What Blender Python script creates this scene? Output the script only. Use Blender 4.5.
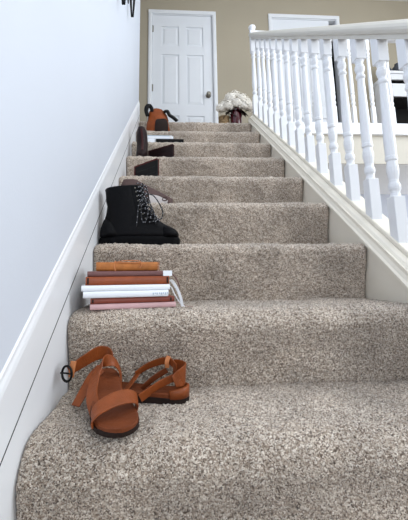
import bpy, bmesh, math, random
import numpy as np
from mathutils import Vector, Matrix
random.seed(4)
for o in list(bpy.data.objects): bpy.data.objects.remove(o)
S = bpy.context.scene
COL = S.collection

# ------------------------------------------------------------------ camera
cam = bpy.data.cameras.new('camera'); camo = bpy.data.objects.new('camera', cam); COL.objects.link(camo)
FPX = 343.82
cam.sensor_fit = 'HORIZONTAL'; cam.sensor_width = 36.0; cam.lens = FPX * 36.0 / 408.0
cam.shift_x = (204 - 191.59) / 408.0
cam.shift_y = (216.50 - 260) / 408.0
cam.clip_start = 0.02
PITCH, YAW, ROLL = 0.1639, -0.0629, -0.0112
F = Vector((-math.sin(YAW) * math.cos(PITCH), math.cos(YAW) * math.cos(PITCH), math.sin(PITCH)))
R0 = F.cross(Vector((0, 0, 1))).normalized(); U0 = R0.cross(F)
R1 = R0 * math.cos(ROLL) + U0 * math.sin(ROLL); U1 = U0 * math.cos(ROLL) - R0 * math.sin(ROLL)
camo.matrix_world = Matrix(((R1.x, U1.x, -F.x, .254), (R1.y, U1.y, -F.y, -.6435), (R1.z, U1.z, -F.z, .2815), (0, 0, 0, 1)))
S.camera = camo

# ------------------------------------------------------------------ light
world = bpy.data.worlds.new('daylight'); S.world = world; world.use_nodes = True
bg = world.node_tree.nodes['Background']
bg.inputs[0].default_value = (0.80, 0.90, 1.0, 1); bg.inputs[1].default_value = 0.3

def area(name, loc, target, sx, sy, power, col):
    l = bpy.data.lights.new(name, 'AREA'); l.shape = 'RECTANGLE'; l.size = sx; l.size_y = sy
    l.energy = power; l.color = col
    o = bpy.data.objects.new(name, l); COL.objects.link(o)
    o.location = loc
    o.rotation_euler = (Vector(target) - Vector(loc)).to_track_quat('-Z', 'Y').to_euler()
    return o
# daylight entering by the tall foyer window on the right; the other lamps are added fill
area('foyer_window_daylight', (4.55, -.55, 2.45), (0.3, 0.5, 0.9), 2.6, 2.3, 190, (0.88, 0.94, 1.0))
area('overhead_fill', (1.55, 0.1, 3.92), (1.5, 0.1, 0), 1.9, 2.6, 58, (0.92, 0.96, 1.0))  # added overhead fill, no skylight known here
area('entrance_side_fill', (1.0, -2.55, 1.0), (0.7, 1.5, 1.0), 2.2, 1.7, 36, (0.86, 0.92, 1.0))  # added fill from behind the camera to lift the risers
area('lower_hall_fill', (4.5, 2.72, 0.4), (1.0, 2.72, 0.6), 0.9, 1.2, 26, (0.84, 0.88, 1.0))  # added lamp brightening the lower hall, no window opening here
S.view_settings.view_transform = 'Standard'
S.view_settings.look = 'None'
S.view_settings.exposure = 0.0
S.view_settings.gamma = 1.0
S.view_settings.use_curve_mapping = False

# ------------------------------------------------------------------ materials
def lin(c):
    return tuple(((v / 255) / 12.92 if v / 255 <= .04045 else ((v / 255 + .055) / 1.055) ** 2.4) for v in c) + (1,)
def mat(name, rgb, rough=.5, var=.06, scale=12., bump=0., bscale=60., metal=0., spec=.5, coat=0., sheen=0.):
    m = bpy.data.materials.new(name); m.use_nodes = True
    nt = m.node_tree; b = nt.nodes['Principled BSDF']
    tc = nt.nodes.new('ShaderNodeTexCoord')
    n = nt.nodes.new('ShaderNodeTexNoise'); n.inputs['Scale'].default_value = scale; n.inputs['Detail'].default_value = 4
    nt.links.new(tc.outputs['Object'], n.inputs['Vector'])
    r = nt.nodes.new('ShaderNodeValToRGB')
    c = lin(rgb)
    r.color_ramp.elements[0].position = .3; r.color_ramp.elements[1].position = .7
    r.color_ramp.elements[0].color = tuple(v * (1 - var) for v in c[:3]) + (1,)
    r.color_ramp.elements[1].color = tuple(min(1, v * (1 + var)) for v in c[:3]) + (1,)
    nt.links.new(n.outputs['Fac'], r.inputs['Fac']); nt.links.new(r.outputs['Color'], b.inputs['Base Color'])
    b.inputs['Roughness'].default_value = rough; b.inputs['Metallic'].default_value = metal
    b.inputs['Specular IOR Level'].default_value = spec
    b.inputs['Coat Weight'].default_value = coat
    b.inputs['Sheen Weight'].default_value = sheen
    if bump:
        n2 = nt.nodes.new('ShaderNodeTexNoise'); n2.inputs['Scale'].default_value = bscale; n2.inputs['Detail'].default_value = 3
        nt.links.new(tc.outputs['Object'], n2.inputs['Vector'])
        bp = nt.nodes.new('ShaderNodeBump'); bp.inputs['Strength'].default_value = bump; bp.inputs['Distance'].default_value = .004
        nt.links.new(n2.outputs['Fac'], bp.inputs['Height']); nt.links.new(bp.outputs['Normal'], b.inputs['Normal'])
    return m
def carpet_mat():
    m = bpy.data.materials.new('loop_pile_carpet'); m.use_nodes = True
    nt = m.node_tree; b = nt.nodes['Principled BSDF']; L = nt.links.new
    tc = nt.nodes.new('ShaderNodeTexCoord')
    # individual yarn tufts
    v = nt.nodes.new('ShaderNodeTexVoronoi'); v.inputs['Scale'].default_value = 430; v.inputs['Randomness'].default_value = 1
    L(tc.outputs['Object'], v.inputs['Vector'])
    sep = nt.nodes.new('ShaderNodeSeparateColor'); L(v.outputs['Color'], sep.inputs['Color'])
    r = nt.nodes.new('ShaderNodeValToRGB'); cr = r.color_ramp
    cr.elements[0].position = 0; cr.elements[0].color = lin((80, 66, 55))
    cr.elements[1].position = 1; cr.elements[1].color = lin((236, 225, 212))
    e = cr.elements.new(.22); e.color = lin((147, 129, 113))
    e = cr.elements.new(.6); e.color = lin((194, 178, 161))
    L(sep.outputs[0], r.inputs['Fac'])
    # brushed nap: broad soft areas where the pile lies the other way
    n = nt.nodes.new('ShaderNodeTexNoise'); n.inputs['Scale'].default_value = 6; n.inputs['Detail'].default_value = 2
    L(tc.outputs['Object'], n.inputs['Vector'])
    mr = nt.nodes.new('ShaderNodeMapRange'); mr.inputs['From Min'].default_value = .35; mr.inputs['From Max'].default_value = .65
    mr.inputs['To Min'].default_value = .80; mr.inputs['To Max'].default_value = 1.12
    L(n.outputs['Fac'], mr.inputs['Value'])
    mx = nt.nodes.new('ShaderNodeMix'); mx.data_type = 'RGBA'; mx.blend_type = 'MULTIPLY'; mx.inputs['Factor'].default_value = 1
    L(r.outputs['Color'], mx.inputs['A']); L(mr.outputs['Result'], mx.inputs['B'])
    L(mx.outputs['Result'], b.inputs['Base Color'])
    b.inputs['Roughness'].default_value = .95; b.inputs['Specular IOR Level'].default_value = .1
    b.inputs['Sheen Weight'].default_value = .25; b.inputs['Sheen Roughness'].default_value = .6
    bp = nt.nodes.new('ShaderNodeBump'); bp.inputs['Strength'].default_value = .8; bp.inputs['Distance'].default_value = .003; bp.invert = True
    L(v.outputs['Distance'], bp.inputs['Height']); L(bp.outputs['Normal'], b.inputs['Normal'])
    return m

M = dict(
    carpet=carpet_mat(),
    wall=mat('white_wall_paint', (210, 216, 227), .6, .01, 3, .06, 180),
    beige=mat('beige_wall_paint', (172, 162, 143), .7, .02, 3, .08, 180),
    ceil=mat('ceiling_paint', (232, 232, 230), .8, .01, 3),
    trim=mat('white_gloss_trim', (234, 236, 240), .32, .012, 6),
    gallery=mat('pale_greige_paint', (196, 191, 180), .7, .015, 6),
    rail=mat('warm_grey_rail_paint', (208, 204, 195), .35, .015, 6),
    cream=mat('warm_white_trim', (238, 231, 216), .4, .015, 6),
    door=mat('white_door_paint', (232, 235, 240), .4, .01, 6),
    dark=mat('painted_dark_shade', (20, 19, 20), .9, .1, 4),  # near-black colour stands in for shade in the closet and shelf recesses
    nickel=mat('brushed_nickel', (150, 145, 135), .3, .05, 30, metal=1),
    iron=mat('black_iron', (9, 9, 10), .45, .1, 20, spec=.2),
    tan=mat('tan_leather', (132, 66, 28), .45, .2, 26, .3, 140, spec=.3),
    tan_in=mat('tan_insole_leather', (108, 54, 26), .6, .16, 22, .25, 120, spec=.25),
    tan_edge=mat('worn_light_leather_edge', (192, 120, 72), .6, .12, 40),
    sole=mat('dark_brown_rubber', (34, 22, 18), .6, .15, 30, spec=.2),
    black_leather=mat('black_leather', (6, 6, 9), .5, .2, 18, .35, 90, spec=.12),
    black_rubber=mat('black_rubber', (5, 5, 7), .6, .2, 20, spec=.1),
    lace=mat('black_lace', (24, 25, 30), .7, .2, 90),
    fleck=mat('grey_lace_fleck', (205, 207, 215), .7, .1, 90),
    journal=mat('caramel_suede', (172, 104, 46), .65, .22, 40, .4, 120),
    mauve=mat('mauve_cloth', (112, 74, 72), .6, .1, 30, .2, 200),
    cognac=mat('cognac_leather', (142, 66, 26), .45, .15, 30, .25, 150),
    whitebook=mat('white_cover', (236, 240, 246), .45, .02, 20),
    pages=mat('page_edges', (226, 220, 206), .8, .05, 80),
    russet=mat('russet_leather', (126, 58, 42), .5, .14, 30, .25, 150),
    pink=mat('dusty_pink_cloth', (206, 168, 170), .7, .05, 30, .2, 200),
    ribbon=mat('white_ribbon', (232, 232, 234), .5, .03, 60),
    rose=mat('rose_ribbon', (150, 112, 108), .6, .08, 60),
    suede=mat('mauve_brown_suede', (84, 64, 61), .8, .15, 30, .3, 120),
    pale=mat('pale_shoe_lining', (205, 198, 196), .7, .05, 30),
    blackbook=mat('black_cover', (9, 8, 9), .5, .2, 20, spec=.15),
    redbook=mat('dark_red_cover', (84, 18, 18), .5, .14, 20, spec=.2),
    brown=mat('dark_brown_leather', (32, 17, 18), .5, .2, 22, .3, 100, spec=.2),
    brown_red=mat('reddish_brown_leather', (58, 24, 24), .5, .15, 22, spec=.2),
    paleblue=mat('pale_blue_cover', (176, 192, 206), .45, .05, 20),
    orange=mat('orange_tan_leather', (132, 64, 24), .55, .25, 22, .4, 60, spec=.25),
    maroon=mat('maroon_glaze', (74, 20, 30), .15, .12, 12, coat=.4),
    leaf=mat('dark_plum_leaf', (58, 34, 34), .6, .25, 30),
    petal=mat('ivory_petal', (250, 244, 234), .7, .05, 40),
    wicker=mat('tan_wicker', (152, 126, 92), .8, .2, 60, .4, 120),
    stem=mat('green_stem', (70, 80, 50), .7, .2, 30),
    grey=mat('dark_grey_ceramic', (70, 74, 84), .5, .15, 20),
    joint_shade=mat('painted_joint_shadow', (58, 56, 58), .9, .2, 40),  # dark tone standing in for the shadow line in the skirt joint
    floor=mat('grey_floor', (150, 140, 130), .6, .1, 6),
)

# ------------------------------------------------------------------ helpers
def link(name, me, m=None, parent=None, smooth=False):
    o = bpy.data.objects.new(name, me); COL.objects.link(o)
    if m is not None: me.materials.append(m)
    if parent is not None: o.parent = parent
    if smooth:
        me.polygons.foreach_set('use_smooth', [True] * len(me.polygons)); me.update()
    return o
def obj(name, bm, m, parent=None, smooth=False):
    me = bpy.data.meshes.new(name)
    bmesh.ops.recalc_face_normals(bm, faces=bm.faces[:]); bm.to_mesh(me); bm.free()
    return link(name, me, m, parent, smooth)
def tag(o, label=None, cat=None, group=None, kind=None):
    if label: o['label'] = label
    if cat: o['category'] = cat
    if group: o['group'] = group
    if kind: o['kind'] = kind
    return o
def thing(name, loc, label=None, cat=None, group=None, kind=None, rz=0):
    o = bpy.data.objects.new(name, None); COL.objects.link(o); o.location = loc; o.rotation_euler.z = rz
    o.empty_display_size = .05
    return tag(o, label, cat, group, kind)
def bevel(bm, w, seg=2):
    if w > 0: bmesh.ops.bevel(bm, geom=bm.edges[:], offset=w, segments=seg, affect='EDGES', profile=.6)
def box(bm, x0, x1, y0, y1, z0, z1, M4=None):
    vs = [bm.verts.new((x, y, z)) for x in (x0, x1) for y in (y0, y1) for z in (z0, z1)]
    if M4 is not None:
        for v in vs: v.co = M4 @ v.co
    for f in ((0, 1, 3, 2), (4, 6, 7, 5), (0, 4, 5, 1), (2, 3, 7, 6), (0, 2, 6, 4), (1, 5, 7, 3)):
        bm.faces.new([vs[i] for i in f])
def boxo(name, b, m, parent=None, bev=0., seg=2):
    bm = bmesh.new(); box(bm, *b); bevel(bm, bev, seg); return obj(name, bm, m, parent)
def prism(bm, pts, a, b, axis):
    """extrude a 2-D polygon between a and b along axis 0/1/2"""
    def P(q, t):
        c = list(q); c.insert(axis, t); return c
    A = [bm.verts.new(P(q, a)) for q in pts]; B = [bm.verts.new(P(q, b)) for q in pts]
    n = len(pts); bm.faces.new(A[::-1]); bm.faces.new(B)
    for i in range(n): bm.faces.new((A[i], A[(i + 1) % n], B[(i + 1) % n], B[i]))
def sweep_slope(bm, prof, y0, y1, slope):
    """profile (x, v) carried along the pitch of the stair"""
    A = [bm.verts.new((u, y0, v + y0 * slope)) for u, v in prof]; B = [bm.verts.new((u, y1, v + y1 * slope)) for u, v in prof]
    n = len(prof); bm.faces.new(A[::-1]); bm.faces.new(B)
    for i in range(n): bm.faces.new((A[i], A[(i + 1) % n], B[(i + 1) % n], B[i]))
def lathe(bm, prof, n=20, M4=None, cap=True):
    rings = []
    for r, z in prof:
        rings.append([bm.verts.new((r * math.cos(2 * math.pi * k / n), r * math.sin(2 * math.pi * k / n), z)) for k in range(n)])
    for a, b in zip(rings, rings[1:]):
        for k in range(n): bm.faces.new((a[k], a[(k + 1) % n], b[(k + 1) % n], b[k]))
    if cap: bm.faces.new(rings[0][::-1]); bm.faces.new(rings[-1])
    if M4 is not None:
        for rg in rings:
            for v in rg: v.co = M4 @ v.co
def catmull(pts, n=8):
    pts = [Vector(p) for p in pts]; P = [2 * pts[0] - pts[1]] + pts + [2 * pts[-1] - pts[-2]]; out = []
    for i in range(1, len(P) - 2):
        for k in range(n):
            t = k / n; a, b, c, d = P[i - 1:i + 3]
            out.append(.5 * (2 * b + (c - a) * t + (2 * a - 5 * b + 4 * c - d) * t * t + (3 * b - 3 * c + d - a) * t ** 3))
    out.append(pts[-1]); return out
def tube(bm, pts, r, n=8, smooth_n=6):
    ps = catmull(pts, smooth_n) if smooth_n else [Vector(p) for p in pts]
    rr = r if callable(r) else (lambda t: r)
    rings = []; up = Vector((.13, .2, 1)).normalized()
    for i, p in enumerate(ps):
        t = (ps[min(i + 1, len(ps) - 1)] - ps[max(i - 1, 0)]).normalized()
        a = t.cross(up); a = a.normalized() if a.length > 1e-4 else t.orthogonal().normalized()
        b = t.cross(a); q = rr(i / (len(ps) - 1))
        rings.append([bm.verts.new(p + q * (a * math.cos(2 * math.pi * k / n) + b * math.sin(2 * math.pi * k / n))) for k in range(n)])
    for A, B in zip(rings, rings[1:]):
        for k in range(n): bm.faces.new((A[k], A[(k + 1) % n], B[(k + 1) % n], B[k]))
    bm.faces.new(rings[0][::-1]); bm.faces.new(rings[-1])
def strap(bm, pts, wdirs, width, th, n=7):
    """flat leather band: centre-line pts, a width direction at each, width (number or list), thickness"""
    if not isinstance(width, (list, tuple)): width = [width] * len(pts)
    if not isinstance(wdirs[0], (list, tuple, Vector)): wdirs = [wdirs] * len(pts)
    P = catmull(pts, n); W = catmull(wdirs, n); H = catmull([(w, 0, 0) for w in width], n)
    rings = []
    for i, p in enumerate(P):
        t = (P[min(i + 1, len(P) - 1)] - P[max(i - 1, 0)]).normalized()
        w = W[i] - t * W[i].dot(t); w.normalize(); nn = t.cross(w); h = H[i].x / 2; e = min(.002, h * .3)
        rings.append([bm.verts.new(p + w * a + nn * b) for a, b in
                      ((-h, -th * .3), (-h + e, -th / 2), (h - e, -th / 2), (h, -th * .3), (h, th * .3), (h - e, th / 2), (-h + e, th / 2), (-h, th * .3))])
    for A, B in zip(rings, rings[1:]):
        for k in range(8): bm.faces.new((A[k], A[(k + 1) % 8], B[(k + 1) % 8], B[k]))
    bm.faces.new(rings[0][::-1]); bm.faces.new(rings[-1])
def loft(bm, rings, cap=True):
    RR = [[bm.verts.new(p) for p in r] for r in rings]
    for A, B in zip(RR, RR[1:]):
        n = len(A)
        for k in range(n): bm.faces.new((A[k], A[(k + 1) % n], B[(k + 1) % n], B[k]))
    if cap: bm.faces.new(RR[0][::-1]); bm.faces.new(RR[-1])

# ------------------------------------------------------------------ dimensions (metres)
RISE, RUN, W = .19, .2551, .9338
SL = RISE / RUN
TOP = 8 * RISE           # landing level
YB = 3.287               # hall wall
CEIL = TOP + 2.362
FLO = -3 * RISE
# ------------------------------------------------------------------ setting
def struct(name, bm, m, label, cat): return tag(obj(name, bm, m), label, cat, kind='structure')
bm = bmesh.new(); box(bm, -1.6, 4.6, -2.6, 3.3, FLO - .1, FLO)
struct('floor', bm, M['floor'], 'lower floor at the foot of the carpeted stairs', 'floor')
bm = bmesh.new(); box(bm, -1.6, W + .12, 2.22, YB, TOP - .2, TOP); box(bm, W + .12, 4.6, 2.14, YB, 1.24, TOP)
struct('floor_landing', bm, M['carpet'], 'carpeted upper landing at the top of the stairs', 'floor')
bm = bmesh.new()
SK = (.55, 2.55, -1.25, 1.45)                                        # ceiling opening added for the overhead fill lamp
box(bm, -1.6, SK[0], -2.7, YB + .1, CEIL, CEIL + .1); box(bm, SK[1], 4.7, -2.7, YB + .1, CEIL, CEIL + .1)
box(bm, SK[0], SK[1], -2.7, SK[2], CEIL, CEIL + .1); box(bm, SK[0], SK[1], SK[3], YB + .1, CEIL, CEIL + .1)
struct('ceiling', bm, M['ceil'], 'white ceiling above the hall wall', 'ceiling')
bm = bmesh.new(); box(bm, -.14, -.008, -2.6, 2.063, FLO, CEIL)
struct('wall_left', bm, M['wall'], 'pale white wall along the left of the stairs', 'wall')
bm = bmesh.new(); box(bm, W + .12, 4.6, 2.14, YB, 1.205, 1.24)
struct('ceiling_lower', bm, M['ceil'], 'white underside of the gallery over the lower hall', 'ceiling')
# hall wall with two door openings
D1, D2 = (.03, .792), (1.58, 2.43)
DH = TOP + 2.032
bm = bmesh.new()
box(bm, -1.6, D1[0] - .02, YB, YB + .12, TOP - .2, CEIL); box(bm, D1[1] + .02, D2[0] - .02, YB, YB + .12, TOP - .2, CEIL)
box(bm, D2[1] + .02, 4.6, YB, YB + .12, TOP - .2, CEIL)
box(bm, D1[0] - .02, D1[1] + .02, YB, YB + .12, DH + .02, CEIL); box(bm, D2[0] - .02, D2[1] + .02, YB, YB + .12, DH + .02, CEIL)
struct('wall_back', bm, M['beige'], 'beige hall wall around the white doors', 'wall')
bm = bmesh.new(); box(bm, W + .12, 4.6, YB, YB + .12, FLO, TOP - .2)
struct('wall_lower', bm, M['wall'], 'white wall of the lower hall seen under the gallery', 'wall')
bm = bmesh.new(); box(bm, -1.72, -1.6, 2.0, YB + .12, TOP - .2, CEIL)
struct('wall_hall_end', bm, M['beige'], 'beige end wall of the hall past the left wall', 'wall')
# right wall with tall window opening, entrance wall behind the photographer with its opening
bm = bmesh.new()
box(bm, 4.6, 4.72, -2.6, -1.9, FLO, CEIL); box(bm, 4.6, 4.72, .8, YB + .12, FLO, CEIL); box(bm, 4.6, 4.72, -1.9, .8, FLO, 1.25); box(bm, 4.6, 4.72, -1.9, .8, 3.65, CEIL)
struct('wall_right', bm, M['beige'], 'beige foyer wall with the tall window opening', 'wall')
bm = bmesh.new()
box(bm, -.14, .0, -2.72, -2.6, FLO, CEIL); box(bm, 2.4, 4.72, -2.72, -2.6, FLO, CEIL); box(bm, 0, 2.4, -2.72, -2.6, 1.9, CEIL)
struct('wall_entrance', bm, M['beige'], 'beige entrance wall with a wide door opening', 'wall')
bm = bmesh.new(); box(bm, W + .12, 4.6, 2.13, 2.142, 1.205, 1.462)
struct('wall_gallery', bm, M['gallery'], 'pale face below the gallery railing', 'wall')
bm = bmesh.new(); box(bm, W + .10, 4.6, 2.095, 2.20, 1.462, 1.566); bevel(bm, .006)
struct('trim_1', bm, M['trim'], 'white sill board under the gallery balusters', 'trim')
# left skirt board and moulded baseboard following the pitch
bm = bmesh.new(); sweep_slope(bm, [(-.009, -.30), (0, -.30), (0, .0455), (-.009, .0455)], -1.6, 2.063, SL)
struct('trim_2', bm, M['trim'], 'white skirt board against the left ends of the steps', 'trim')
bm = bmesh.new(); sweep_slope(bm, [(-.009, .0485), (0, .0485), (-.0004, .150), (-.002, .160), (-.0045, .168), (-.005, .176), (-.008, .179), (-.009, .179)], -1.6, 2.063, SL)
struct('baseboard_left', bm, M['trim'], 'moulded white baseboard climbing the left wall', 'baseboard')
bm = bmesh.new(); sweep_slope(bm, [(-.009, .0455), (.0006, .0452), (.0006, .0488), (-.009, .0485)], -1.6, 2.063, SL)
struct('trim_4', bm, M['joint_shade'], 'thin strip painted dark as shadow between the skirt board and the left baseboard', 'trim')
# knee wall, moulding and cap on the right
bm = bmesh.new()
prism(bm, [(-.55, FLO), (-.55, -.55 * SL + .04), (2.10, 2.10 * SL + .04), (2.14, 2.10 * SL + .04), (2.14, 1.2), (2.14, FLO)], W + .002, W + .118, 0)
struct('wall_knee', bm, M['cream'], 'warm white knee wall closing the right ends of the steps', 'wall')
bm = bmesh.new()
sweep_slope(bm, [(W + .03, -.012), (W - .003, -.012), (W - .010, -.004), (W - .010, .006), (W - .003, .012), (W - .001, .018), (W + .006, .036), (W + .016, .049), (W + .028, .055), (W + .034, .055), (W + .034, .04)], -.55, 2.10, SL)
struct('trim_3', bm, M['cream'], 'cove moulding under the cap on the right of the steps', 'trim')

# ------------------------------------------------------------------ doors
def door(n, x0, x1, label, gap=0.):
    root = thing('door_%d' % n, ((x0 + x1) / 2, YB, TOP), label, 'door', kind='structure')
    cx = (x0 + x1) / 2; hw = (x1 - x0) / 2; H = 2.032
    def part(name, b, m, bev=.0, par=root):
        return boxo(name, b, m, par, bev)
    for s in (-1, 1):                                              # casing boards with a stepped face
        bm = bmesh.new(); xs = sorted((s * (hw + .004), s * (hw + .050)))
        prism(bm, [(xs[0], -.012), (xs[0] + .012, -.018), (xs[1] - .012, -.018), (xs[1], -.012), (xs[1], .0), (xs[0], 0)], 0, H + .052, 2)
        obj('casing', bm, M['trim'], root)
        part('jamb', (*sorted((s * hw, s * (hw + .02))), 0, .12, 0, H + .02), M['trim'])
    bm = bmesh.new(); box(bm, -hw - .050, hw + .050, -.019, 0, H + .006, H + .056); bevel(bm, .004); obj('casing', bm, M['trim'], root)
    part('jamb', (-hw, hw, 0, .12, H, H + .02), M['trim'])
    # the slab
    slab = bpy.data.objects.new('door_slab', bpy.data.meshes.new('door_slab')); bm = bmesh.new()
    sw = x1 - x0 - .006 - gap
    xs = [0, .115, .335, .427, .647, .762]; xs = [v * sw / .762 for v in xs]
    zs = [0, .20, .66, .80, 1.48, 1.60, 1.87, 2.028]
    rects = []
    for i in range(5):
        for j in range(7):
            hole = i in (1, 3) and j in (1, 3, 5)
            if hole: rects.append((xs[i], xs[i + 1], zs[j], zs[j + 1]))
            box(bm, xs[i], xs[i + 1], .012 if hole else 0, .038, zs[j], zs[j + 1])
    bmesh.ops.remove_doubles(bm, verts=bm.verts[:], dist=1e-5)
    bm.to_mesh(slab.data); bm.free(); slab.data.materials.append(M['door']); COL.objects.link(slab); slab.parent = root
    slab.location = (-hw + .003, .012, .003)
    for (a, b, c, d) in rects:
        bm = bmesh.new(); A = [(a + .012, .012, c + .012), (b - .012, .012, c + .012), (b - .012, .012, d - .012), (a + .012, .012, d - .012)]
        B = [(a + .04, .003, c + .04), (b - .04, .003, c + .04), (b - .04, .003, d - .04), (a + .04, .003, d - .04)]
        loft(bm, [A, B]); obj('panel', bm, M['door'], slab)
    return root, slab, sw
d1, slab1, sw1 = door(1, *D1, 'white six-panel door facing the top of the stairs')
for z in (.22, 1.02, 1.83):
    bm = bmesh.new(); box(bm, -.004, .012, -.004, .0, z - .045, z + .045); lathe(bm, [(.005, z - .048), (.005, z + .048)], 10, Matrix.Translation((-.002, -.006, 0)))
    obj('hinge', bm, M['nickel'], slab1)
bm = bmesh.new(); RX = Matrix.Translation((sw1 - .062, 0, .93)) @ Matrix.Rotation(math.pi / 2, 4, 'X')
lathe(bm, [(.032, 0), (.032, .006), (.012, .010), (.011, .028), (.022, .036), (.029, .048), (.027, .060), (.012, .067)], 20, RX); obj('door_knob', bm, M['nickel'], slab1, True)
d2, slab2, sw2 = door(2, *D2, 'white sliding door left slightly open behind the balusters', .085)
bm = bmesh.new(); box(bm, sw2 - .004, sw2 + .004, -.003, .03, .98, 1.05); bevel(bm, .002, 1); obj('edge_pull', bm, M['nickel'], slab2)
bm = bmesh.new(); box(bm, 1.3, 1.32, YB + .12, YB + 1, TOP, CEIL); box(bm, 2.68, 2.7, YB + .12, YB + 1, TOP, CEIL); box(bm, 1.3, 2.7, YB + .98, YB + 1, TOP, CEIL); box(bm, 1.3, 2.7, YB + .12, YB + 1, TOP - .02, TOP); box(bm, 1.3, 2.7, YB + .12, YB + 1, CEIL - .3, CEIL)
struct('wall_dark_room', bm, M['dark'], 'closet painted near-black for darkness, glimpsed through the slightly open sliding door', 'wall')

# ------------------------------------------------------------------ carpeted stairs
stairs = thing('carpeted_staircase', (W / 2, 0, FLO), 'straight staircase in speckled beige-grey carpet', 'staircase')
rng = np.random.default_rng(3)
def smooth2(a, n=1):
    for _ in range(n):
        p = np.pad(a, 1, mode='edge')
        a = (p[1:-1, 1:-1] * 4 + p[:-2, 1:-1] + p[2:, 1:-1] + p[1:-1, :-2] + p[1:-1, 2:]) / 8
    return a
def make_step(i, cell):
    z = i * RISE + (.006 if i > 2 else 0); y = i * RUN
    rad = .060 if i < 1 else .044 if i == 1 else .028
    over = .008 if i < 1 else .024
    back = y + RUN + .05 if i < 8 else 2.24
    # profile: tread back -> nosing -> riser foot
    pr = [(back, z), (y + rad + .02, z)]
    for k in range(0, 13):
        a = math.pi / 2 + (math.pi * (.5 if i < 1 else .55)) * k / 12
        pr.append((y - .008 + rad + math.cos(a) * rad, z - rad + math.sin(a) * rad))
    pr.append((y + over * .6, z - RISE * .6)); pr.append((y + over, z - RISE * .88)); pr.append((y + over + .002, z - RISE - .012))
    P = np.array(pr); d = np.r_[0, np.cumsum(np.hypot(*np.diff(P, axis=0).T))]
    n = max(20, int(d[-1] / cell)); s = np.linspace(0, d[-1], n + 1)
    py = np.interp(s, d, P[:, 0]); pz = np.interp(s, d, P[:, 1])
    ty = np.gradient(py); tz = np.gradient(pz); ln = np.hypot(ty, tz); ny, nz = tz / ln, -ty / ln      # outward normal
    m = int(W / cell); x = np.linspace(0, W, m + 1)
    h = smooth2(rng.normal(0, 1, (n + 1, m + 1)), 1)
    h = h / h.std() * .0016 * min(1.2, cell / .0035) ** .5
    big = smooth2(rng.normal(0, 1, (n // 8 + 3, m // 8 + 3)), 3); big = big / big.std() * .0015
    bi = np.clip(np.arange(n + 1) / 8, 0, big.shape[0] - 1.001); bj = np.clip(np.arange(m + 1) / 8, 0, big.shape[1] - 1.001)
    i0, j0 = bi.astype(int), bj.astype(int); fi, fj = (bi - i0)[:, None], (bj - j0)[None, :]
    h += big[i0][:, j0] * (1 - fi) * (1 - fj) + big[i0 + 1][:, j0] * fi * (1 - fj) + big[i0][:, j0 + 1] * (1 - fi) * fj + big[i0 + 1][:, j0 + 1] * fi * fj
    e = np.minimum(x, W - x); c = .016; roll = np.where(e < c, -(c - np.sqrt(np.maximum(0, c * c - (c - e) ** 2))), 0) * .8
    h = h + roll[None, :]
    h[-2:] = np.minimum(h[-2:], 0)
    V = np.stack([np.broadcast_to(x[None, :] - W / 2, h.shape), py[:, None] + ny[:, None] * h, pz[:, None] + nz[:, None] * h - FLO], -1).reshape(-1, 3)
    idx = np.arange((n + 1) * (m + 1)).reshape(n + 1, m + 1)
    Q = np.stack([idx[:-1, :-1], idx[:-1, 1:], idx[1:, 1:], idx[1:, :-1]], -1).reshape(-1, 4)
    me = bpy.data.meshes.new('step')
    nv = len(V); zb = z - RISE - .015 - FLO
    extra = np.array([[-W / 2, back, zb], [W / 2, back, zb]])
    faces = Q.tolist()
    # closed underside, back and ends of the step
    faces.append([int(idx[0, 0]), nv, nv + 1] + [int(q) for q in idx[0, ::-1][:-1]])
    faces.append([nv, int(idx[-1, 0])] + [int(q) for q in idx[-1, 1:]] + [nv + 1])
    faces.append([nv] + [int(q) for q in idx[:, 0]]); faces.append([int(q) for q in idx[::-1, -1]] + [nv + 1])
    me.from_pydata(np.vstack([V, extra]).tolist(), [], faces)
    o = link('step', me, M['carpet'], stairs)
    sm = [True] * len(Q) + [False] * 4; me.polygons.foreach_set('use_smooth', sm); me.update()
    return o
for i in range(8, -3, -1):
    make_step(i, .0026 if 0 <= i <= 1 else .005 if 2 <= i <= 3 else .008)

# ------------------------------------------------------------------ railings
UB = W + .060
rail = thing('stair_railing', (UB, 1.0, SL), 'white turned-baluster railing sloping up the right of the stairs', 'railing')
def rel(o, root):
    o.parent = root; o.matrix_parent_inverse = Matrix.Translation(-Vector(root.location)); return o
def rpart(name, bm, m, root, smooth=False): return rel(obj(name, bm, m, None, smooth), root)
bm = bmesh.new()
sweep_slope(bm, [(W + .036, .040), (W + .036, .068), (W + .039, .072), (W + .090, .072), (W + .096, .066), (W + .128, .05), (W + .128, .030), (W + .12, .030)], -.55, 2.10, SL)
rpart('shoe_rail', bm, M['cream'], rail)
HB = .785
bm = bmesh.new()
prof = [(-.020, 0), (-.020, .016), (-.027, .022), (-.031, .034), (-.031, .044), (-.025, .056), (-.014, .067), (0, .071)]
prof = prof + [(-x, z) for x, z in prof[-2::-1]]
sweep_slope(bm, [(UB + x, HB + z) for x, z in prof], -.55, 2.122, SL)
rpart('handrail', bm, M['rail'], rail)
S_ = .0195
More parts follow.
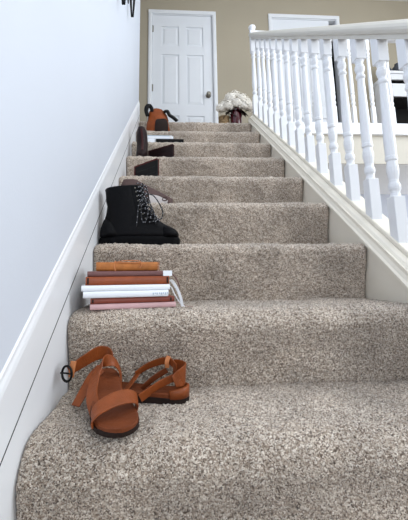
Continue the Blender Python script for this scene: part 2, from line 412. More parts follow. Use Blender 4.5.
def baluster_mesh(h, name='baluster', zb=(.21, .35, .61, .69)):
    """square blocks joined by a turned shaft, from v=.06 to h"""
    b0, b1, t1, t0 = zb
    bm = bmesh.new()
    box(bm, -S_, S_, -S_, S_, .035, b0); box(bm, -S_, S_, -S_, S_, t0, h)
    bevel(bm, .0015, 1)
    k = (b1 - b0) / .14; q = (t0 - t1) / .08
    pr = [(.0185, b0 - .001), (.016, b0 + .005 * k), (.0145, b0 + .012 * k), (.0150, b0 + .018 * k), (.0185, b0 + .026 * k), (.0195, b0 + .034 * k), (.0185, b0 + .042 * k), (.0150, b0 + .050 * k),
          (.0148, b0 + .058 * k), (.0165, b0 + .066 * k), (.0195, b0 + .085 * k), (.0195, b0 + .10 * k), (.0165, b0 + .116 * k), (.0160, b0 + .121 * k), (.0195, b0 + .126 * k), (.0195, b0 + .136 * k), (.0180, b1),
          (.0188, b1 + .05), (.0160, (b1 + t1) / 2 + .02), (.0132, t1 - .01), (.0130, t1), (.0170, t1 + .006 * q), (.0175, t1 + .012 * q), (.0140, t1 + .020 * q), (.0135, t1 + .026 * q), (.0170, t1 + .036 * q), (.0190, t1 + .046 * q), (.0170, t1 + .056 * q), (.0140, t1 + .062 * q), (.0145, t1 + .070 * q), (.0185, t0 + .001)]
    lathe(bm, pr, 14)
    me = bpy.data.meshes.new(name); bmesh.ops.recalc_face_normals(bm, faces=bm.faces[:]); bm.to_mesh(me); bm.free(); me.materials.append(M['trim'])
    return me
BM = baluster_mesh(.795)
for k in range(-4, 14):
    y = .291 + .1275 * k
    o = bpy.data.objects.new('baluster', BM); COL.objects.link(o); o.location = (UB, y, y * SL); rel(o, rail)
# newel post with its turned knob
bm = bmesh.new(); s = .022
box(bm, UB - s, UB + s, 2.085, 2.085 + 2 * s, 1.50, 1.80); box(bm, UB - s, UB + s, 2.085, 2.085 + 2 * s, 2.22, 2.43); bevel(bm, .002, 1)
T = Matrix.Translation((UB, 2.085 + s, 0))
lathe(bm, [(.021, 1.80), (.014, 1.815), (.021, 1.83), (.021, 1.84), (.015, 1.85), (.021, 1.90), (.021, 1.93), (.016, 2.12), (.014, 2.16), (.02, 2.175), (.014, 2.19), (.021, 2.221)], 16, T)
newel = rpart('newel_post', bm, M['trim'], rail)
bm = bmesh.new(); lathe(bm, [(.012, 2.420), (.026, 2.428), (.028, 2.436), (.020, 2.444), (.029, 2.456), (.033, 2.468), (.028, 2.480), (.010, 2.488)], 18, T); obj('newel_cap', bm, M['trim'], newel, True)

gal = thing('gallery_railing', (2.7, 2.147, TOP + .045), 'white gallery railing running level behind the sloping stair railing', 'railing')
bm = bmesh.new(); box(bm, W + .08, 4.6, 2.117, 2.177, TOP + .885, TOP + .935); bevel(bm, .012, 2); rpart('handrail', bm, M['trim'], gal)
S_ = .0165
GB = baluster_mesh(.89, 'gallery_baluster', (.22, .36, .70, .78))
for x in [1.18 + .1795 * k for k in range(19)]:
    o = bpy.data.objects.new('baluster', GB); COL.objects.link(o); o.location = (x, 2.147, TOP); rel(o, gal)

# ------------------------------------------------------------------ wall hooks on the left wall
def wall_hook(y, z, h, label):
    root = thing('wall_hook', (-.008, y, z), label, 'hook', 'black iron hooks on the left wall')
    bm = bmesh.new(); box(bm, 0, .006, -.02, .02, h * .35, h); bevel(bm, .002, 1); obj('back_plate', bm, M['iron'], root)
    for s in (-1, 1):
        bm = bmesh.new(); c = .030 + s * .0105
        tube(bm, [(.004, 0, h * .9), (c, -.004, h * .72), (c, 0, h * .4), (.031 + s * .004, 0, 0)], lambda t: .0125 - .0075 * t, 8); obj('prong', bm, M['iron'], root, True)
wall_hook(1.255, 1.838, .30, 'black iron wall hook with two tapered prongs, nearer the hall corner')
wall_hook(.89, 1.607, .30, 'black iron wall hook barely reaching into the top of view, lower on the left wall')

# ------------------------------------------------------------------ sandals
def foot_half(t):
    """half width of the footbed, t 0 heel .. 1 toe (left, right)"""
    pts = [(0, .0), (.02, .014), (.06, .023), (.14, .029), (.3, .0275), (.45, .0285), (.6, .036), (.72, .041), (.82, .0405), (.9, .035), (.96, .024), (.99, .011), (1, 0)]
    for (a, b), (c, d) in zip(pts, pts[1:]):
        if t <= c: return b + (d - b) * (t - a) / (c - a)
    return 0
def footbed(bm, L, z0, z1, grow=0., dish=0.):
    N = 34; top = []; 
    ts = [.5 - .5 * math.cos(math.pi * k / N) for k in range(N + 1)]
    rings = []
    for t in ts:
        hw = max(.0005, foot_half(t) + grow * min(1, t * 12, (1 - t) * 12)); y = t * L
        cx = .006 * math.sin(math.pi * t)
        lift = .004 * max(0, t - .8) / .2
        rings.append([(cx - hw, y, z0 + lift), (cx + hw, y, z0 + lift), (cx + hw, y, z1 + lift), (cx + hw * .9, y, z1 + lift + .0015), (cx, y, z1 + lift + .0015 - dish), (cx - hw * .9, y, z1 + lift + .0015), (cx - hw, y, z1 + lift)])
    loft(bm, rings)
def sandal_base(name, label, mw, L, sole_t):
    root = bpy.data.objects.new(name, None); COL.objects.link(root); root.empty_display_size = .05; root.matrix_world = mw
    tag(root, label, 'sandal', 'pair of tan leather sandals on the lowest step')
    bm = bmesh.new(); footbed(bm, L, 0, sole_t * .6, .002); obj('outsole', bm, M['sole'], root)
    bm = bmesh.new(); footbed(bm, L, sole_t * .6, sole_t, .0005, .002); obj('footbed', bm, M['tan_in'], root)
    return root
def frame(heel, toe, up=(0, 0, 1), rollx=0.):
    h, t = Vector(heel), Vector(toe); y = (t - h).normalized(); x = y.cross(Vector(up)).normalized(); z = x.cross(y)
    m = Matrix((x, y, z)).transposed().to_4x4(); m.translation = h
    return m @ Matrix.Rotation(rollx, 4, 'Y')
def wstrap(root, name, m, pts, wd, width, th=.0028):
    inv = root.matrix_world.inverted(); r3 = inv.to_3x3()
    wds = [wd] * len(pts) if not isinstance(wd[0], (list, tuple)) else wd
    bm = bmesh.new(); strap(bm, [inv @ Vector(p) for p in pts], [tuple(r3 @ Vector(w)) for w in wds], width, th); return obj(name, bm, m, root)
mA = frame((.100, .232, .048), (.172, -.002, .002)); LA = .245
sA = sandal_base('leather_sandal', 'tan leather sandal in front, toe pointing at the viewer, buckled strap out to the left', mA, LA, .014)
def lp(m, x, y, z): return tuple(m @ Vector((x, y, z)))
# note: local +x of sandal A points to the viewer's left
toeband = [lp(mA, .044, .206, .008), lp(mA, .0455, .203, .021), lp(mA, .033, .197, .034), lp(mA, .004, .188, .041), lp(mA, -.024, .179, .038), lp(mA, -.040, .173, .026), lp(mA, -.039, .171, .008)]
yA = tuple((mA.to_3x3() @ Vector((.1, 1, -.25))))
wstrap(sA, 'toe_strap', M['tan'], toeband, yA, [.024, .027, .031, .033, .032, .029, .026])
wstrap(sA, 'instep_strap', M['tan'], [(.112, .070, .022), (.096, .108, .046), (.097, .150, .076), (.110, .172, .092), (.128, .190, .084), (.140, .200, .058), (.143, .190, .026)],
       [(.6, .1, .8), (.8, -.2, .6), (.8, -.3, .6), (.4, .3, .9), (.1, .8, .4), (0, 1, .1), (0, 1, .1)], [.026, .028, .028, .026, .020, .018, .018])
ankA = wstrap(sA, 'ankle_strap', M['tan'], [(.120, .208, .074), (.108, .215, .098), (.086, .208, .101), (.060, .190, .089), (.030, .178, .071)], (.15, -.2, 1), [.020, .026, .032, .028, .020])
wstrap(sA, 'strap_tail', M['tan'], [(.096, .20, .070), (.079, .188, .055), (.067, .163, .032), (.057, .140, .012)], (.8, .3, .35), [.022, .022, .021, .019])
bk = bmesh.new(); cB = Vector((.028, .170, .068)); pts = []
for k in range(17):
    a = 2 * math.pi * k / 16; pts.append(mA.inverted() @ (cB + Vector((.012 * math.cos(a), -.006 * math.cos(a), .016 * math.sin(a)))))
tube(bk, pts, .0026, 8, 2); tube(bk, [mA.inverted() @ (cB + Vector(q)) for q in ((.012, -.006, 0), (0, -.004, .002), (-.014, 0, .002))], .0018, 6, 2)
obj('buckle', bk, M['iron'], ankA, True)
wstrap(sA, 'keeper', M['tan_edge'], [(.040, .176, .092), (.038, .174, .076), (.036, .176, .060)], (.9, -.2, 0), .012, .007).parent = ankA

mB = frame((.296, .178, 0), (.062, .238, .0)); LB = .242
sB = sandal_base('leather_sandal', 'tan leather sandal behind, lying with its heel to the right and dark sole showing', mB, LB, .020)
bm = bmesh.new(); rings = []
for k in range(15):                                                 # moulded heel cup
    a = math.pi * (k / 14); x = .031 * math.cos(a); y = .036 - .036 * math.sin(a) ** .8
    h = .012 + .006 * math.sin(a)
    rings.append([(x, y, .012), (x * .86, y + .004, .014), (x * .88, y + .004, .018 + h), (x * 1.03, y, .016 + h)])
loft(bm, rings); obj('heel_cup', bm, M['tan'], sB, True)
wstrap(sB, 'heel_counter', M['tan'], [(.262, .232, .060), (.280, .214, .058), (.288, .195, .054), (.279, .176, .052), (.262, .170, .044)], (0.05, 0, 1), [.036, .042, .046, .040, .026], .003)
ankB = wstrap(sB, 'ankle_strap', M['tan'], [(.268, .190, .068), (.252, .222, .076), (.228, .236, .072), (.196, .240, .060), (.172, .233, .046)], (.1, -.35, 1), [.018, .018, .017, .016, .015])
wstrap(sB, 'cross_strap', M['tan'], [(.272, .180, .054), (.252, .182, .046), (.228, .180, .036), (.206, .172, .024), (.188, .166, .014)], (.3, -.2, 1), [.016, .017, .018, .020, .022])
wstrap(sB, 'cross_strap', M['tan_in'], [(.246, .200, .062), (.226, .204, .050), (.206, .206, .036), (.188, .204, .022)], (.3, -.3, 1), .013)
wstrap(sB, 'instep_strap', M['tan'], [(.178, .238, .048), (.166, .226, .034), (.154, .208, .022), (.146, .192, .012)], (.9, -.1, .5), [.013, .016, .018, .02])
wstrap(sB, 'keeper', M['tan_edge'], [(.250, .218, .088), (.246, .214, .076), (.247, .216, .064)], (1, -.3, 0), .010, .008).parent = ankB

# ------------------------------------------------------------------ the stack of books
def book(name, label, x0, x1, z0, z1, y, depth, yaw, cover, group='stack of books and journals', pages=True, soft=False, cat='book'):
    """lies flat, spine to the viewer along local x; origin at front left bottom"""
    root = thing(name, (x0, y, z0), label, cat, group, rz=yaw); L = x1 - x0; h = z1 - z0; ct = min(.0025, h * .2)
    bm = bmesh.new(); n = 6; pr = []
    for k in range(n + 1):                                         # rounded spine section, open C-shaped cover
        a = math.pi / 2 + math.pi * k / n; pr.append((.004 + .004 * math.cos(a) * (2 if soft else 1), h / 2 + h / 2 * math.sin(a)))
    outer = [(depth, h)] + pr + [(depth, 0)]
    inner = [(depth, ct), (.006, ct), (.005, h / 2), (.006, h - ct), (depth, h - ct)]
    prism(bm, outer + inner, 0, L, 0); obj('cover', bm, cover, root)
    bm = bmesh.new(); box(bm, .003, L - .003, .0062, depth - .004, ct, h - ct); obj('pages', bm, M['pages'], root)
    return root
yw = math.radians(12)
def yfront(x): return .272 + (x - .04) * math.tan(yw) * .9
b7 = book('notebook', 'dusty pink notebook at the bottom of the stack', .052, .274, .1925, .2065, .262, .15, yw, M['pink'])
b6 = book('notebook', 'russet leather notebook just above the pink one', .052, .270, .207, .2215, .264, .15, yw, M['russet'])
b5 = book('book', 'lower of the two white books in the stack', .035, .253, .222, .2385, .256, .16, yw * .9, M['whitebook'])
b4 = book('book', 'upper of the two white books in the stack, sticking out furthest left', .030, .258, .239, .2535, .257, .16, yw * .95, M['whitebook'])
b3 = book('journal', 'orange-brown leather journal above the white books', .038, .255, .254, .2755, .264, .15, yw * .9, M['cognac'])
b2 = book('notebook', 'slim mauve notebook with a white tag on its right end', .041, .257, .276, .2895, .268, .145, yw * .9, M['mauve'])
b1 = book('journal', 'small caramel suede journal tied with a cord on top of the stack', .060, .222, .290, .3135, .282, .11, yw * .8, M['journal'], soft=True)
bm = bmesh.new(); box(bm, .197, .2215, -.0012, .05, -.0004, .0139); obj('white_tag', bm, M['whitebook'], b2)
bm = bmesh.new()
tube(bm, [(.052, .05, .0245), (.048, .004, .0255), (.046, -.003, .014), (.050, -.005, -.004)], .0013, 6)
tube(bm, [(.048, .0, .022), (.068, -.003, .0262), (.09, -.002, .0272), (.112, -.003, .0255), (.118, -.005, .016), (.113, -.004, .006)], .0013, 6)
tube(bm, [(.048, -.001, .020), (.075, -.003, .0215), (.10, -.003, .0205), (.116, -.003, .022)], .0012, 6)
obj('tie_cord', bm, M['tan_edge'], b1)
bm = bmesh.new(); prism(bm, [(-.0012, .0002), (.0, .0002), (.0, .0232), (-.0012, .0232)], .164, .1662, 0); obj('end_trim', bm, M['tan_edge'], b1)
for b in (b3, b6):                                                  # bands on the spines
    hh = .0215 if b is b3 else .0145
    for x in (.004, .210 if b is b3 else .206):
        bm = bmesh.new(); box(bm, x, x + .004, -.0008, .004, .003, hh - .003); obj('spine_band', bm, M['sole'], b)
def ribbon(book_, name, m, pts, wd, width, th=.0008):
    inv = (Matrix.Translation(book_.location) @ Matrix.Rotation(book_.rotation_euler.z, 4, 'Z')).inverted(); r3 = inv.to_3x3()
    bm = bmesh.new(); strap(bm, [inv @ Vector(p) for p in pts], [tuple(r3 @ Vector(w)) for w in ([wd] * len(pts))], width, th); return obj(name, bm, m, book_)
ribbon(b3, 'ribbon_bookmark', M['ribbon'], [(.246, .335, .264), (.258, .318, .262), (.272, .302, .242), (.282, .292, .216), (.286, .288, .196)], (.8, -.5, .1), .008)
ribbon(b4, 'cord_bookmark', M['ribbon'], [(.246, .340, .246), (.256, .318, .246), (.266, .304, .226), (.280, .296, .205), (.292, .290, .1955)], (.8, -.5, .1), .003)
ribbon(b2, 'cord_bookmark', M['mauve'], [(.246, .33, .283), (.257, .316, .282), (.270, .306, .268), (.280, .304, .245)], (.8, -.5, .1), .003)
ribbon(b7, 'ribbon_bookmark', M['rose'], [(.262, .335, .200), (.276, .318, .204), (.292, .302, .1965), (.312, .285, .1950)], (-.4, -.9, 0), .007)
# small printed lettering on the lower white book
bm = bmesh.new()
for k, xx in enumerate((.176, .181, .186, .193, .198, .203, .209, .214)):
    box(bm, xx, xx + .0028, -.0006, .002, .005 + .002 * (k % 2), .0105)
obj('spine_print', bm, M['paleblue'], b5)

# ------------------------------------------------------------------ black lace-up boot
boot = thing('lace_up_boot', (.004, .60, .382), 'black leather lace-up boot with a chunky sole, standing behind the books', 'boot')
def sect(z, x0, x1, hw, n=20, sq=.75, cx=0.):
    out = []
    for k in range(n):
        a = 2 * math.pi * k / n; c, s = math.cos(a), math.sin(a)
        out.append(((x0 + x1) / 2 + (x1 - x0) / 2 * math.copysign(abs(c) ** sq, c), cx + hw * math.copysign(abs(s) ** sq, s), z))
    return out
bm = bmesh.new()                                                    # upper: vamp and shaft in one skin, from the sole up
loft(bm, [sect(.024, .006, .276, .040), sect(.040, .002, .279, .043), sect(.054, .003, .270, .043), sect(.066, .007, .250, .041), sect(.080, .012, .226, .040), sect(.098, .016, .200, .038), sect(.118, .020, .180, .037),
          sect(.140, .021, .166, .039), sect(.165, .019, .157, .041), sect(.190, .016, .151, .043), sect(.206, .013, .148, .044), sect(.211, .016, .145, .042), sect(.206, .022, .139, .037), sect(.16, .03, .13, .03)])
# a slightly sloping collar and softened creases
for v in bm.verts:
    if v.co.z > .15: v.co.z += (v.co.x - .08) * .10
    v.co.x += .0016 * math.sin(v.co.z * 190 + v.co.y * 30) * (1 if .05 < v.co.z < .16 else .3)
up = obj('upper', bm, M['black_leather'], boot, True)
bm = bmesh.new(); loft(bm, [sect(.0, .0, .280, .044), sect(.006, -.004, .285, .046), sect(.020, -.005, .286, .047), sect(.026, -.002, .283, .046), sect(.030, .002, .279, .043)])
sole = obj('sole', bm, M['black_rubber'], boot)
bm = bmesh.new()
for k in range(13): box(bm, .010 + .0205 * k, .020 + .0205 * k, -.0465, -.036, -.001, .010)
obj('tread_lug', bm, M['black_rubber'], sole)
bm = bmesh.new(); loft(bm, [sect(.030, .215, .2805, .0420), sect(.041, .215, .2815, .0440), sect(.0545, .216, .2715, .0435), sect(.0625, .220, .2580, .0400), sect(.0685, .226, .246, .026)]); obj('toe_cap', bm, M['black_leather'], boot, True)
bm = bmesh.new(); loft(bm, [sect(.030, .001, .075, .0435), sect(.045, .0005, .073, .0445), sect(.060, .002, .066, .0430), sect(.078, .0085, .050, .0390), sect(.090, .013, .036, .030)]); obj('heel_counter', bm, M['black_leather'], boot, True)
bm = bmesh.new(); strap(bm, [(.172, -.030, .075), (.152, -.034, .11), (.134, -.0375, .15), (.122, -.042, .21)], (1, 0, .2), [.030, .028, .024, .022], .003); facing = obj('eyelet_facing', bm, M['black_leather'], boot)
bm = bmesh.new(); strap(bm, [(.196, -.014, .098), (.170, -.014, .128), (.156, -.014, .165), (.150, -.012, .222)], (0, 1, 0), [.05, .05, .05, .046], .004); obj('tongue', bm, M['black_leather'], boot)
lace = bmesh.new(); fl = bmesh.new()
zs = [.082, .098, .114, .130, .146, .162, .178, .194, .208]
for k, z in enumerate(zs):
    fx = lambda q: .208 - (q - .08) * .60 + max(0, q - .13) * .36
    x = fx(z); z2 = z + .012
    for (a, b) in (((x - .034, -.041, z - .004), (x + .002, .012, z2)), ((x - .030, -.040, z2), (x + .006, .006, z - .003))):
        p, q = Vector(a), Vector(b); mid = (p + q) / 2 + Vector((.012, -.014, 0))
        pts = [p, mid, q]; tube(lace, pts, .0022, 6, 5)
        cs = catmull(pts, 8)
        for j in range(1, 15, 3): 
            c = cs[j] + Vector((.001, -.0019, .0006)); bmesh.ops.create_icosphere(fl, subdivisions=1, radius=.0016, matrix=Matrix.Translation(c))
def L_(pts):
    tube(lace, pts, .0021, 6, 6); cs = catmull(pts, 8)
    for j in range(1, len(cs), 4): bmesh.ops.create_icosphere(fl, subdivisions=1, radius=.0014, matrix=Matrix.Translation(cs[j] + Vector((.0, -.0018, .0004))))
L_([(.160, -.03, .180), (.186, -.045, .176), (.208, -.05, .150), (.224, -.05, .112), (.216, -.05, .088), (.198, -.046, .098), (.178, -.040, .132), (.158, -.032, .176)])
L_([(.156, -.032, .176), (.166, -.050, .150), (.172, -.052, .110), (.164, -.050, .078), (.152, -.050, .084), (.148, -.046, .130), (.152, -.036, .172)])
L_([(.160, -.032, .172), (.186, -.046, .130), (.196, -.046, .095), (.199, -.046, .072)])
L_([(.152, -.034, .172), (.140, -.050, .140), (.136, -.050, .100), (.133, -.049, .062)])
lo = obj('laces', lace, M['lace'], boot, True); obj('lace_fleck', fl, M['fleck'], lo)
for k, z in enumerate(zs[1:]):
    bm = bmesh.new(); fx = .174 - (z - .08) * .60 + max(0, z - .13) * .36
    bmesh.ops.create_icosphere(bm, subdivisions=1, radius=.0030, matrix=Matrix.Translation((fx, -.0425, z - .006))); obj('eyelet', bm, M['nickel'], facing)

# ------------------------------------------------------------------ mauve slip-on shoe above the boot
sh = thing('slip_on_shoe', (.03, .885, .578), 'mauve-brown suede slip-on shoe with pale lining, behind the black boot', 'shoe')
bm = bmesh.new()
ringsS = []
for t in [k / 16 for k in range(17)]:
    x = .235 * t; hw = .034 * (1 - .3 * abs(t - .7)) * min(1, .35 + 6 * t, .25 + 7 * (1 - t)); h = .122 if t < .3 else .122 - .088 * ((t - .3) / .7) ** .9
    hh = h * min(1, .75 + 4 * t)
    ringsS.append([(x, -hw, .008), (x, -hw, hh * .5), (x, -hw * .85, hh), (x, -hw * .7, hh + .002), (x, -hw * .62, hh - .004), (x, -hw * .62, .02), (x, hw * .62, .02), (x, hw * .62, hh - .004), (x, hw * .7, hh + .002), (x, hw * .85, hh), (x, hw, hh * .5), (x, hw, .008)])
loft(bm, ringsS); obj('upper', bm, M['suede'], sh, True)
bm = bmesh.new(); loft(bm, [[(v[0] * 1.01 - .001, v[1], zz) for v in [(.235 * k / 10, -.036 if 0 < k < 10 else -.014, 0) for k in range(11)] + [(.235 * k / 10, .036 if 0 < k < 10 else .014, 0) for k in range(10, -1, -1)]] for zz in (0, .010)]); obj('sole', bm, M['sole'], sh)
bm = bmesh.new(); strap(bm, [(.130, -.034, .030), (.160, -.0355, .028), (.19, -.035, .022), (.212, -.031, .018)], (0, 0, 1), [.036, .036, .024, .012], .003); obj('pale_side', bm, M['pale'], sh)
bm = bmesh.new(); tube(bm, [(.192, -.034, .034), (.206, -.036, .039), (.212, -.035, .030), (.202, -.037, .022), (.190, -.036, .026), (.192, -.034, .034)], .0028, 8); obj('toe_loop', bm, M['suede'], sh, True)

# ------------------------------------------------------------------ journals standing on edge
def standing_book(name, label, right, left, z, h, th, cover, edge, cat='book', spine_end='left'):
    r, l = Vector((*right, z)), Vector((*left, z)); d = (r - l); L = d.length; a = math.atan2(d.y, d.x)
    root = thing(name, tuple(l), label, cat, 'journals standing on edge', rz=a)
    bm = bmesh.new(); box(bm, 0, L, 0, .004, 0, h); bevel(bm, .001, 1); front = obj('front_cover', bm, cover, root)
    bm = bmesh.new(); box(bm, 0, L, th - .004, th, 0, h); bevel(bm, .001, 1); obj('back_cover', bm, edge, root)
    bm = bmesh.new(); box(bm, .003, L - .003, .004, th - .004, .002, h - .004); obj('pages', bm, cover, root)
    bm = bmesh.new(); box(bm, -.003, .006, -.002, th + .001, 0, h + .001); bevel(bm, .001, 1); obj('spine', bm, edge, root)
    bm = bmesh.new(); box(bm, .004, L, -.0018, .004, h - .006, h + .001); obj('edge_band', bm, edge, front)
    for q in (.3, .62):
        bm = bmesh.new(); box(bm, .02, L - .012, -.0012, .002, h * q, h * q + .0022); obj('crease', bm, M['iron'], front)
    return root
standing_book('journal', 'black journal with dark red edges standing on the middle step', (.187, 1.062), (.058, 1.205), 4 * RISE + .002 + .006, .100, .014, M['blackbook'], M['redbook'])
standing_book('journal', 'dark brown leather journal beside the upright brown boot', (.270, 1.330), (.118, 1.455), 5 * RISE + .002 + .006, .093, .014, M['brown'], M['brown_red'])

# ------------------------------------------------------------------ upright brown boot by the wall
bb = thing('ankle_boot', (.082, 1.385, 5 * RISE + .008), 'tall dark brown boot standing against the left wall', 'boot')
def sect2(z, y0, y1, hw, n=18, tilt=0.):
    return [((hw * math.cos(2 * math.pi * k / n)) + tilt, (y0 + y1) / 2 + (y1 - y0) / 2 * math.sin(2 * math.pi * k / n), z) for k in range(n)]
bm = bmesh.new()
loft(bm, [sect2(.012, -.080, .075, .030), sect2(.03, -.082, .076, .034), sect2(.05, -.07, .074, .035), sect2(.08, -.045, .070, .034), (sect2(.12, -.030, .066, .034)), sect2(.17, -.028, .064, .034, tilt=-.003), sect2(.20, -.024, .058, .031, tilt=-.005), sect2(.222, -.014, .046, .022, tilt=-.006), sect2(.226, -.006, .038, .012, tilt=-.006)])
obj('shaft', bm, M['brown'], bb, True)
bm = bmesh.new(); loft(bm, [sect2(0, -.084, .078, .033), sect2(.013, -.084, .078, .035)]); obj('sole', bm, M['sole'], bb)
bm = bmesh.new(); strap(bm, [(.008, -.080, .045), (.007, -.052, .085), (.004, -.0335, .13), (.000, -.030, .17), (-.004, -.026, .20)], (1, 0, 0), .012, .003); obj('front_seam', bm, M['brown_red'], bb)

# ------------------------------------------------------------------ slim books on the step above
z6 = 6 * RISE + .008
a1 = book('notebook', 'slim black notebook under the white book on an upper step', .16, .345, z6, z6 + .030, 1.560, .15, 0.0, M['blackbook'], 'books on an upper step')
a2 = book('book', 'white book with a pale blue cover on an upper step', .088, .275, z6 + .0305, z6 + .052, 1.566, .15, .02, M['whitebook'], 'books on an upper step')
bm = bmesh.new(); box(bm, .01, .180, .0, .148, .0216, .0256); obj('pale_blue_flap', bm, M['paleblue'], a2)
bm = bmesh.new(); box(bm, .162, .178, -.0012, .03, .003, .0245); obj('white_tab', bm, M['ribbon'], a2)
bm = bmesh.new(); box(bm, 0, .072, 0, .14, 0, .0298); bevel(bm, .002, 1); o = obj('notebook', bm, M['whitebook']); o.location = (.084, 1.566, z6); tag(o, 'plain white notebook lying beside the slim black notebook', 'notebook', 'books on an upper step')

# ------------------------------------------------------------------ tan bag near the top
bag = thing('handbag', (.158, 1.915, 7 * RISE + .008), 'slouchy orange-tan leather bag with black handles near the top step', 'bag')
bm = bmesh.new(); N = 22; rg = []
for z, a, b in ((0, .084, .050), (.02, .092, .058), (.06, .090, .060), (.10, .084, .054), (.14, .080, .044), (.175, .074, .034), (.205, .060, .024), (.225, .042, .014), (.234, .018, .006)):
    rg.append([(a * math.cos(2 * math.pi * k / N) * (1 + .06 * math.sin(5 * 2 * math.pi * k / N + z * 40)) + .012 * math.sin(z * 20) * (z > .12), b * math.sin(2 * math.pi * k / N) * (1 + .09 * math.sin(7 * 2 * math.pi * k / N + z * 55)), z) for k in range(N)])
loft(bm, rg); obj('body', bm, M['orange'], bag, True)
bm = bmesh.new(); strap(bm, [(-.078, -.02, .16), (-.090, -.03, .20), (-.080, -.03, .234), (-.055, -.02, .238), (-.042, -.006, .20)], (.2, 1, .2), .036, .026); obj('handle', bm, M['iron'], bag, True)
bm = bmesh.new(); strap(bm, [(.050, -.02, .20), (.074, -.03, .196), (.092, -.03, .165), (.118, -.03, .148), (.150, -.03, .118)], (.2, .6, .6), .030, .018); obj('handle', bm, M['iron'], bag, True)
bm = bmesh.new(); strap(bm, [(.022, -.056, .120), (.026, -.066, .105), (.030, -.069, .070), (.030, -.062, .02)], (1, 0, 0), [.060, .085, .100, .105], .006); obj('flap', bm, M['sole'], bag, True)

# ------------------------------------------------------------------ vase, hydrangeas and basket on the landing
bm = bmesh.new(); T = Matrix.Translation((0, 0, 0))
lathe(bm, [(.040, 0), (.046, .01), (.052, .08), (.054, .16), (.056, .24), (.050, .262), (.054, .285), (.058, .292), (.050, .290), (.044, .262), (.045, .2), (.04, .03)], 28)
vase = obj('vase', bm, M['maroon'], None, True); vase.location = (.880, 2.40, TOP + .002)
tag(vase, 'glossy maroon vase holding white hydrangeas on the landing', 'vase')
bq = thing('hydrangea_bouquet', (.872, 2.40, TOP + .245), 'bunch of white hydrangea heads with dark plum leaves in the vase', 'flowers')
heads = [(-.135, -.03, .055, .050), (-.095, .02, .105, .054), (-.045, -.04, .145, .056), (.008, .0, .185, .058), (.055, -.04, .140, .058), (.105, .0, .125, .056), (.140, -.02, .075, .050), (-.075, -.06, .060, .050), (.0, -.07, .085, .052), (.065, -.065, .070, .046), (.03, .06, .15, .05), (-.05, .07, .12, .05)]
for hx, hy, hz, hr in heads:
    bm = bmesh.new(); n = 85
    for k in range(n):                                              # florets: four folded petals each
        zc = 1 - 2 * (k + .5) / n; ph = k * 2.39996; rr = math.sqrt(1 - zc * zc)
        d = Vector((rr * math.cos(ph), rr * math.sin(ph), zc)); 
        if d.z < -.75: continue
        c = d * hr * random.uniform(.80, 1.12); a = d.orthogonal().normalized(); b = d.cross(a); r0 = random.random() * 3
        for q in range(4):
            t = r0 + q * math.pi / 2; u = a * math.cos(t) + b * math.sin(t); v = d.cross(u); pl = .0135 * random.uniform(.8, 1.15)
            vs = [bm.verts.new(c), bm.verts.new(c + u * pl * .6 + v * pl * .5 + d * .002), bm.verts.new(c + u * pl + d * random.uniform(-.004, .003)), bm.verts.new(c + u * pl * .6 - v * pl * .5 + d * .002)]
            bm.faces.new(vs)
    bmesh.ops.create_icosphere(bm, subdivisions=2, radius=hr * .70)
    o = obj('flower_head', bm, M['petal'], bq); o.location = (hx, hy, hz)
    bm = bmesh.new(); tube(bm, [(hx, hy, hz - hr * .5), (hx * .5, hy * .4, -.0 + hz * .1), (hx * .12, hy * .1, -.14)], .003, 6); obj('stem', bm, M['stem'], bq)
for k in range(15):
    a = -math.pi * (k + .5) / 15 + random.uniform(-.1, .1); Lf = random.uniform(.06, .10); dr = random.uniform(-.035, .03)
    c, s = math.cos(a), math.sin(a); bm = bmesh.new(); rows = []
    for j in range(6):
        t = j / 5; w_ = .034 * math.sin(math.pi * (t * .92 + .04)); p = Vector((c * (.035 + Lf * t), s * (.02 + Lf * .55 * t), .035 + dr * t - .05 * t * t)); sd = Vector((-s, c, 0))
        rows.append([bm.verts.new(p - sd * w_ + Vector((0, 0, .008))), bm.verts.new(p), bm.verts.new(p + sd * w_ + Vector((0, 0, .008)))])
    for A, B in zip(rows, rows[1:]): bm.faces.new((A[0], A[1], B[1], B[0])); bm.faces.new((A[1], A[2], B[2], B[1]))
    bmesh.ops.solidify(bm, geom=bm.faces[:], thickness=.0012)
    obj('leaf', bm, M['leaf'], bq)
bas = thing('wicker_basket', (.772, 2.44, TOP + .002), 'small tan wicker basket half hidden beside the maroon vase', 'basket')
bm = bmesh.new(); lathe(bm, [(.044, 0), (.050, .02), (.052, .22), (.056, .235), (.050, .235), (.046, .03)], 20); obj('body', bm, M['wicker'], bas)
for z in [.02 + .022 * k for k in range(10)]:
    bm = bmesh.new(); lathe(bm, [(.049, z - .006), (.0555, z), (.049, z + .006)], 20, None, False); obj('weave_band', bm, M['wicker'], bas)

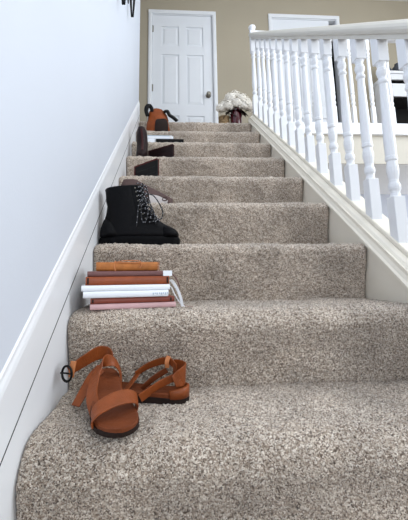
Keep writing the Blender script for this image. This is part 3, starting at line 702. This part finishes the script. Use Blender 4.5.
# ------------------------------------------------------------------ white shelf unit in the upstairs hall
X0, X1, Y0 = 2.86, 3.75, 2.98
cb = thing('shelf_unit', ((X0 + X1) / 2, YB - .15, TOP), 'white shelf unit with drawers and recesses painted dark as shade in the upstairs hall', 'shelf')
def cpart(name, b, m, bev=.003):
    bm = bmesh.new(); box(bm, *b); bevel(bm, bev, 1); return rpart(name, bm, m, cb)
cpart('side_panel', (X0, X0 + .022, Y0, YB - .005, TOP, TOP + 1.10), M['trim']); cpart('side_panel', (X1 - .022, X1, Y0, YB - .005, TOP, TOP + 1.10), M['trim'])
cpart('top', (X0 - .012, X1 + .012, Y0 - .015, YB - .003, TOP + 1.09, TOP + 1.125), M['trim'])
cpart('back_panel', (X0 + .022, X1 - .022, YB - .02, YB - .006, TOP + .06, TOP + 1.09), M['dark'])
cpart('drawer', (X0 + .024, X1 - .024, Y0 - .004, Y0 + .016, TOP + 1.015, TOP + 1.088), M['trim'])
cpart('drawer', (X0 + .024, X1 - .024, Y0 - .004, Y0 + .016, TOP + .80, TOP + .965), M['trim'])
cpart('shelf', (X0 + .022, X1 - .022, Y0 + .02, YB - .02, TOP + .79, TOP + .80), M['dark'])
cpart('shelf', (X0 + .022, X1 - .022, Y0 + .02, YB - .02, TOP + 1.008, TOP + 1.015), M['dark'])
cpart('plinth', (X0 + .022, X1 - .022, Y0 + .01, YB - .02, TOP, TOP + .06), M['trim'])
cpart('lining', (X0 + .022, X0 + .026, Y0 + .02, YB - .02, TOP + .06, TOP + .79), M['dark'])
def ornament(x, y, prof, label):
    bm = bmesh.new(); lathe(bm, prof, 18); o = obj('ornament', bm, M['grey'], None, True); o.location = (x, y, TOP + 1.127); tag(o, label, 'ornament')
ornament(2.945, 3.12, [(.03, 0), (.05, .03), (.055, .08), (.035, .13), (.02, .20), (.028, .215), (.024, .216), (.016, .2)], 'slim-necked dark grey jar on the left end of the shelf unit')
ornament(3.10, 3.12, [(.04, 0), (.075, .04), (.085, .09), (.07, .14), (.04, .17), (.045, .185), (.038, .186), (.034, .17)], 'round dark grey pot on the shelf unit beside the slim jar')
